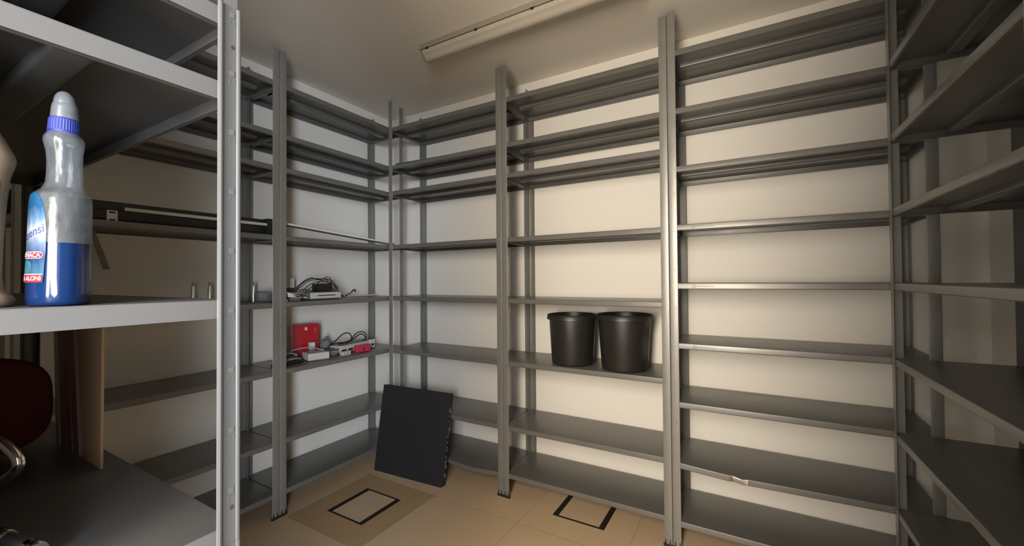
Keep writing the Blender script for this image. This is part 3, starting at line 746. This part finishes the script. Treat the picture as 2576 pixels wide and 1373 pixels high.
def adapter():
    root = thing('power_adapter', 'black power adapter block with tangled cable on top of the disc player', 'adapter', (0.245, -0.845, zt))
    m = MB(); m.box((-0.035, -0.055, 0.0), (0.030, 0.055, 0.052)); m.build('block', BLACKP, root, bevel=0.005)
    random.seed(11); L = []
    # big loops seen over the player (offsets from root: y to the right)
    L.append([(0.02, -0.215, 0.020), (0.03, -0.19, 0.042), (0.03, -0.14, 0.078), (0.02, -0.09, 0.090), (0.0, -0.03, 0.082), (0.0, 0.03, 0.084), (0.01, 0.07, 0.070), (0.02, 0.09, 0.03), (0.02, 0.10, 0.004)])
    L.append([(0.01, -0.205, 0.006), (0.0, -0.16, 0.030), (0.0, -0.11, 0.066), (0.0, -0.06, 0.078), (0.0, -0.01, 0.080), (0.01, 0.02, 0.095), (0.015, 0.045, 0.092), (0.02, 0.052, 0.070), (0.03, 0.050, 0.050)])
    L.append([(0.03, -0.16, 0.008), (0.035, -0.13, 0.038), (0.03, -0.08, 0.060), (0.03, -0.03, 0.068), (0.03, 0.02, 0.060), (0.035, 0.06, 0.046), (0.03, 0.086, 0.020), (0.02, 0.095, 0.006)])
    L.append([(0.04, -0.15, 0.004), (0.04, -0.12, 0.022), (0.04, -0.09, 0.040), (0.04, -0.065, 0.045), (0.04, -0.052, 0.030), (0.045, -0.08, 0.012), (0.045, -0.12, 0.008), (0.04, -0.16, 0.018), (0.03, -0.19, 0.010)])
    L.append([(0.03, -0.06, 0.004), (0.036, -0.075, 0.030), (0.036, -0.06, 0.056), (0.035, -0.035, 0.072), (0.01, 0.0, 0.074), (-0.02, 0.05, 0.070), (-0.03, 0.09, 0.030), (-0.02, 0.105, 0.004)])
    L.append([(-0.01, -0.19, 0.004), (-0.02, -0.14, 0.050), (-0.02, -0.08, 0.082), (-0.02, -0.02, 0.086), (-0.02, 0.05, 0.078), (0.0, 0.085, 0.045), (0.025, 0.092, 0.010), (0.03, 0.07, 0.004)])
    L.append([(0.045, 0.058, 0.004), (0.045, 0.066, 0.03), (0.04, 0.078, 0.038), (0.04, 0.092, 0.022), (0.04, 0.094, 0.004)])
    for p in L:
        m = MB(); m.tube(spline(p, 8), 0.0026, 6); m.build('cable', CABLE, root)
adapter()
def flat_stack():
    root = thing('flat_tray', 'grey flat tray lying left of the disc player behind the white brackets', 'tray', (0.17, -1.062, z4))
    m = MB(); m.box((-0.08, -0.065, 0.0), (0.08, 0.060, 0.046)); m.build('tray', GREYP, root, bevel=0.002)
    m = MB(); m.box((-0.082, -0.067, 0.046), (0.10, 0.066, 0.050)); m.build('lid', OFFW, root)
flat_stack()
m = MB(); m.box((-0.018, -0.025, 0), (0.018, 0.025, 0.030)); r0 = thing('socket_block', 'pale upright plug block standing on the grey tray beside the double post', 'plug', (0.115, -0.990, z4+0.0502))
m.build('base', DGREY, r0, bevel=0.001)
m = MB(); m.box((-0.014, -0.020, 0.030), (0.014, 0.020, 0.092)); m.build('block', WHITEP, r0, bevel=0.002)
# white folded brackets
for k in range(4):
    root = thing('plastic_bracket', ['white plastic bracket lying lowest in the fanned pile by the double post', 'white plastic bracket second from the bottom in the fanned pile', 'white plastic bracket third from the bottom in the fanned pile', 'white plastic bracket on top of the fanned pile by the double post'][k], 'bracket', (0.335, -1.150, z4+0.0005+0.0115*k), 0, 'white plastic brackets')
    m = MB(); a = [0.10, 0.17, 0.25, 0.33][k]; L = 0.130-0.016*k
    m.prism([(0.0, 0.0), (L, 0.0), (L, 0.007), (0.012, 0.007), (0.0, 0.007)], -0.030, 0.004, axis=0, M=Matrix.Translation((0, 0, 0.030 - 0.004*k)) @ Matrix.Rotation(-a, 4, 'X'))
    m.build('arm', WHITEP, root, bevel=0.0008)
    m = MB(); m.prism([(0.0, 0.0), (0.007, 0.0), (0.007, 0.030-0.004*k), (0.0, 0.030-0.004*k)], -0.030, 0.004, axis=0); m.build('upright', WHITEP, root, bevel=0.0008)
# cable with plug and a white strip at the right end
root = thing('plug_cable', 'short black cable with a bent plug right of the disc player', 'cable', (0.17, -0.60, z4))
m = MB(); m.tube(spline([(0.05, -0.14, 0.006), (0.04, -0.09, 0.010), (0.03, -0.055, 0.018), (0.01, -0.02, 0.006), (0.0, 0.01, 0.022), (-0.01, 0.05, 0.033), (-0.02, 0.075, 0.048)], 8), 0.0040, 8); m.build('cord', CABLE, root)
m = MB(); m.tube([(-0.02, 0.070, 0.046), (-0.022, 0.090, 0.056), (-0.018, 0.096, 0.050), (-0.014, 0.094, 0.040)], 0.0062, 8); m.build('plug', BLACKP, root)
m = MB(); m.tube(spline([(0.045, -0.12, 0.003), (0.05, -0.06, 0.003), (0.02, -0.04, 0.012), (0.06, 0.0, 0.003), (0.03, 0.02, 0.003)], 6), 0.0025, 6); m.build('cord', GCABLE, root)
m = MB(); m.box((-0.006, -0.17, 0.0), (0.006, 0.12, 0.012), 0); m.box((-0.008, -0.17, 0.0), (0.009, 0.12, 0.003), 1)
tag(m.build('plastic_strip', [WHITEP, DGREY], None, loc=(0.10, -0.375, z4+0.0003)), 'thin white strip lying at the right end of the disc player shelf', 'strip')

# ------------------------------------------------------------------ left wall, third shelf
z3 = ZA[2]
root = thing('gift_box', 'upright glossy red box with a small white tag against the left wall', 'box', (0.110, -0.8775, z3))
m = MB(); m.box((-0.050, -0.064, 0.0), (0.050, 0.064, 0.2225)); m.build('carton', RED, root, bevel=0.0015)
m = MB(); m.box((0.050, -0.040, 0.186), (0.0512, -0.022, 0.206)); m.build('tag', WHITEP, root)
m = MB(); m.box((0.050, 0.036, 0.165), (0.0508, 0.039, 0.195)); m.build('gloss_strip', nmat('painted_pink_gloss', (0.75, 0.35, 0.36), 0.3), root)  # pale pink sliver: a gloss highlight on the red card, put in as colour
root = thing('wall_adapter', 'small white plug adapter on the cables in front of the red box', 'adapter', (0.205, -0.897, z3+0.040))
m = MB(); m.box((-0.014, -0.017, 0.024), (0.014, 0.017, 0.068)); m.build('block', WHITEP, root, bevel=0.003)
m = MB(); m.box((-0.013, -0.016, -0.040), (0.013, 0.016, 0.0238)); m.build('socket', GREYP, root, bevel=0.002)
root = thing('router_box', 'white plastic box with rounded front on the edge of the red box shelf', 'router', (0.275, -0.915, z3))
m = MB(); M = Matrix.Rotation(math.radians(-14), 4, 'Z'); m.box((-0.062, -0.064, 0.006), (0.050, 0.070, 0.052), M=M); m.build('case', OFFW, root, bevel=0.006)
m = MB(); m.box((-0.058, -0.060, 0.0), (0.046, 0.066, 0.006), M=M); m.build('base', CLEAR, root)
m = MB(); m.box((-0.02, 0.0702, 0.018), (0.012, 0.0722, 0.036), M=M); m.build('port', DGREY, root)
m = MB(); m.tube(spline([(0.0, 0.062, 0.054), (-0.03, 0.030, 0.066), (-0.05, -0.01, 0.078), (-0.08, -0.07, 0.076), (-0.09, -0.13, 0.060), (-0.08, -0.18, 0.030), (-0.06, -0.21, 0.004)], 8), 0.0042, 8); m.build('cable', GCABLE, root)
root = thing('cable_bundle', 'folded bundle of black cables beside the double post below the cleaner pins', 'cables', (0.255, -1.090, z3)); random.seed(5)
for k in range(7):
    h = 0.008+0.008*k; w_ = 0.085-0.006*k
    P = [(0.03*math.sin(k), -w_+0.01*math.cos(k*2), h*0.7), (0.035-0.004*k, -w_*0.4, h+0.006), (0.03-0.008*k, w_*0.5, h+0.004), (0.0, w_+0.01, h*0.8), (-0.04, w_*0.5, h+0.008), (-0.045, -w_*0.5, h+0.002), (-0.01, -w_-0.008, h*0.8)]
    m = MB(); m.tube(spline(P, 6), 0.0078, 7); m.build('cable', [BLACKP, CABLE, GCABLE, DGREY][k % 4], root)
root = thing('power_strip', 'long off-white slotted power unit lying at the right end of the red box shelf', 'power strip', (0.205, -0.570, z3))
M = Matrix.Rotation(math.radians(8), 4, 'Z')
m = MB(); m.box((-0.060, -0.160, 0.012), (0.048, 0.165, 0.060), M=M); m.build('case', OFFW, root, bevel=0.004)
m = MB(); m.box((-0.055, -0.155, 0.0), (0.040, 0.160, 0.0118), M=M); m.build('base', DGREY, root)
m = MB(); m.box((-0.058, -0.156, 0.0602), (0.040, 0.160, 0.0625), M=M); m.build('lid', GREYP, root)
for y in (-0.135, -0.070, 0.00):
    m = MB(); m.box((0.0482, y-0.022, 0.020), (0.0495, y+0.022, 0.034), M=M); m.build('slot', HOLE, root)
m = MB(); m.box((0.040, 0.120, 0.006), (0.058, 0.172, 0.066), M=M); e = m.build('end_cover', WHITEP, root, bevel=0.003)
m = MB(); m.box((0.0582, 0.135, 0.020), (0.0592, 0.160, 0.036), M=M); m.build('port', HOLE, e)
root = thing('loose_cable', 'thin black cable looping over the off-white power unit', 'cable', (0.195, -0.575, z3+0.0628))
for P in ([(0.02, -0.19, 0.012), (0.02, -0.15, 0.030), (0.02, -0.10, 0.064), (0.01, -0.055, 0.075), (0.0, -0.015, 0.066), (0.0, 0.0, 0.045), (0.02, -0.02, 0.018), (0.03, -0.07, 0.004)],
          [(0.03, -0.13, 0.006), (0.03, -0.08, 0.010), (0.02, -0.02, 0.022), (0.0, 0.03, 0.050), (-0.01, 0.08, 0.066), (-0.02, 0.13, 0.058), (-0.02, 0.155, 0.030), (-0.01, 0.14, 0.004)],
          [(0.02, -0.20, 0.004), (0.03, -0.15, 0.016), (0.03, -0.09, 0.012), (0.02, -0.01, 0.018), (0.01, 0.05, 0.045), (0.0, 0.10, 0.048), (0.0, 0.13, 0.016), (0.02, 0.09, 0.004)]):
    m = MB(); m.tube(spline(P, 8), 0.0040, 7); m.build('cord', CABLE, root)
root = thing('cable_coupler', 'small red clip block hanging at the shelf edge before the off-white power unit', 'connector', (0.306, -0.568, z3))
m = MB(); m.box((-0.018, -0.062, 0.003), (0.018, 0.062, 0.052)); m.build('block', REDP, root, bevel=0.005)
m = MB()
for y in (-0.045, 0.045): m.box((-0.017, y-0.007, 0.0), (0.019, y+0.007, 0.0028))
m.build('foot', REDP, root)
m = MB(); m.box((0.0182, -0.006, 0.018), (0.019, 0.008, 0.030)); m.build('hole', HOLE, root)
root = thing('plug_cube', 'small white two-pin plug in front of the power unit, left of the red clip', 'plug', (0.300, -0.708, z3))
m = MB(); m.box((-0.015, -0.034, 0.0), (0.015, 0.036, 0.026)); m.build('block', OFFW, root, bevel=0.003)
for y in (-0.014, 0.010):
    m = MB(); m.cyl((0.0148, y, 0.013), (0.0162, y, 0.013), 0.0055, 12); m.build('pin_hole', GREYP, root)
root = thing('round_case', 'clear round plastic case with dark rim between the white box and the power unit', 'case', (0.235, -0.775, z3))
m = MB(); m.rings([(z, r, r*1.1, 0, 0) for z, r in ((0, .034), (.010, .046), (.026, .050), (.040, .044), (.046, .030))], 36); m.build('dome', LENSM, root, smooth=60)
m = MB(); m.tube([(0.046*math.cos(a), 0.054*math.sin(a), 0.044) for a in [2*PI*k/30 for k in range(31)]], 0.0026, 6); m.build('rim', CABLE, root)
root = thing('crumpled_bag', 'crumpled grey plastic bag against the wall right of the red box', 'bag', (0.110, -0.735, z3))
m = MB(); bmesh.ops.create_icosphere(m.bm, subdivisions=3, radius=1); random.seed(2)
for v in m.bm.verts:
    k = 0.8+0.35*random.random(); v.co = Vector((v.co.x*0.038*k, v.co.y*0.040*k+0.012*v.co.z, 0.052+0.052*v.co.z*k))
for v in m.bm.verts: v.co.z = max(0.0, v.co.z)
for f in m.bm.faces: f.smooth = True
m.build('bag', mix_mat('grey_film', (0.75, 0.78, 0.77), (0.30, 0.31, 0.30), 0.75, 0.25), root)
m = MB(); m.rings([(0.098, 0.006, 0.008, 0, 0.010), (0.112, 0.003, 0.014, 0.004, 0.012), (0.118, 0.005, 0.02, 0.0, 0.014)], 10); m.build('knot', GREYP, root)
root = thing('cable_heap', 'low heap of thin grey and dark cables at the foot of the red box', 'cables', (0.205, -0.860, z3)); random.seed(9)
for k in range(9):
    P = [(random.uniform(-0.02, 0.012), -0.13+0.26*i/5+random.uniform(-.015, .015), 0.006+random.uniform(0, 0.036)*(1 if 0 < i < 5 else 0.2)) for i in range(6)]
    if k in (3, 4): P = [(x-0.0, y*0.5, z) for x, y, z in P]
    m = MB(); m.tube(spline(P, 6), 0.0035, 6); m.build('cable', [GREYP, CABLE, GCABLE][k % 3], root)

# ------------------------------------------------------------------ back wall odds
m = MB(); m.prism([(0.0, 0.0), (0.94, 0.0), (0.94, 0.003), (0.0, 0.0225)], -0.012, 0.010, axis=1)
tag(m.build('steel_sheet', DGREY, None, loc=(0.425, -0.340, ZB[6]+0.0005)), 'dark thin metal sheet lying on the second highest shelf beside the corner', 'metal sheet')
m = MB(); m.box((-0.003, -0.016, 0.0), (0.003, 0.016, 0.0012)); o = m.build('paper_scrap', TXTW, None, loc=(3.085, -0.352, ZC[3]+0.0002)); o.rotation_euler = (0, 0, -0.75)
tag(o, 'tiny white scrap on the right end of the middle shelf with maker lettering', 'scrap')
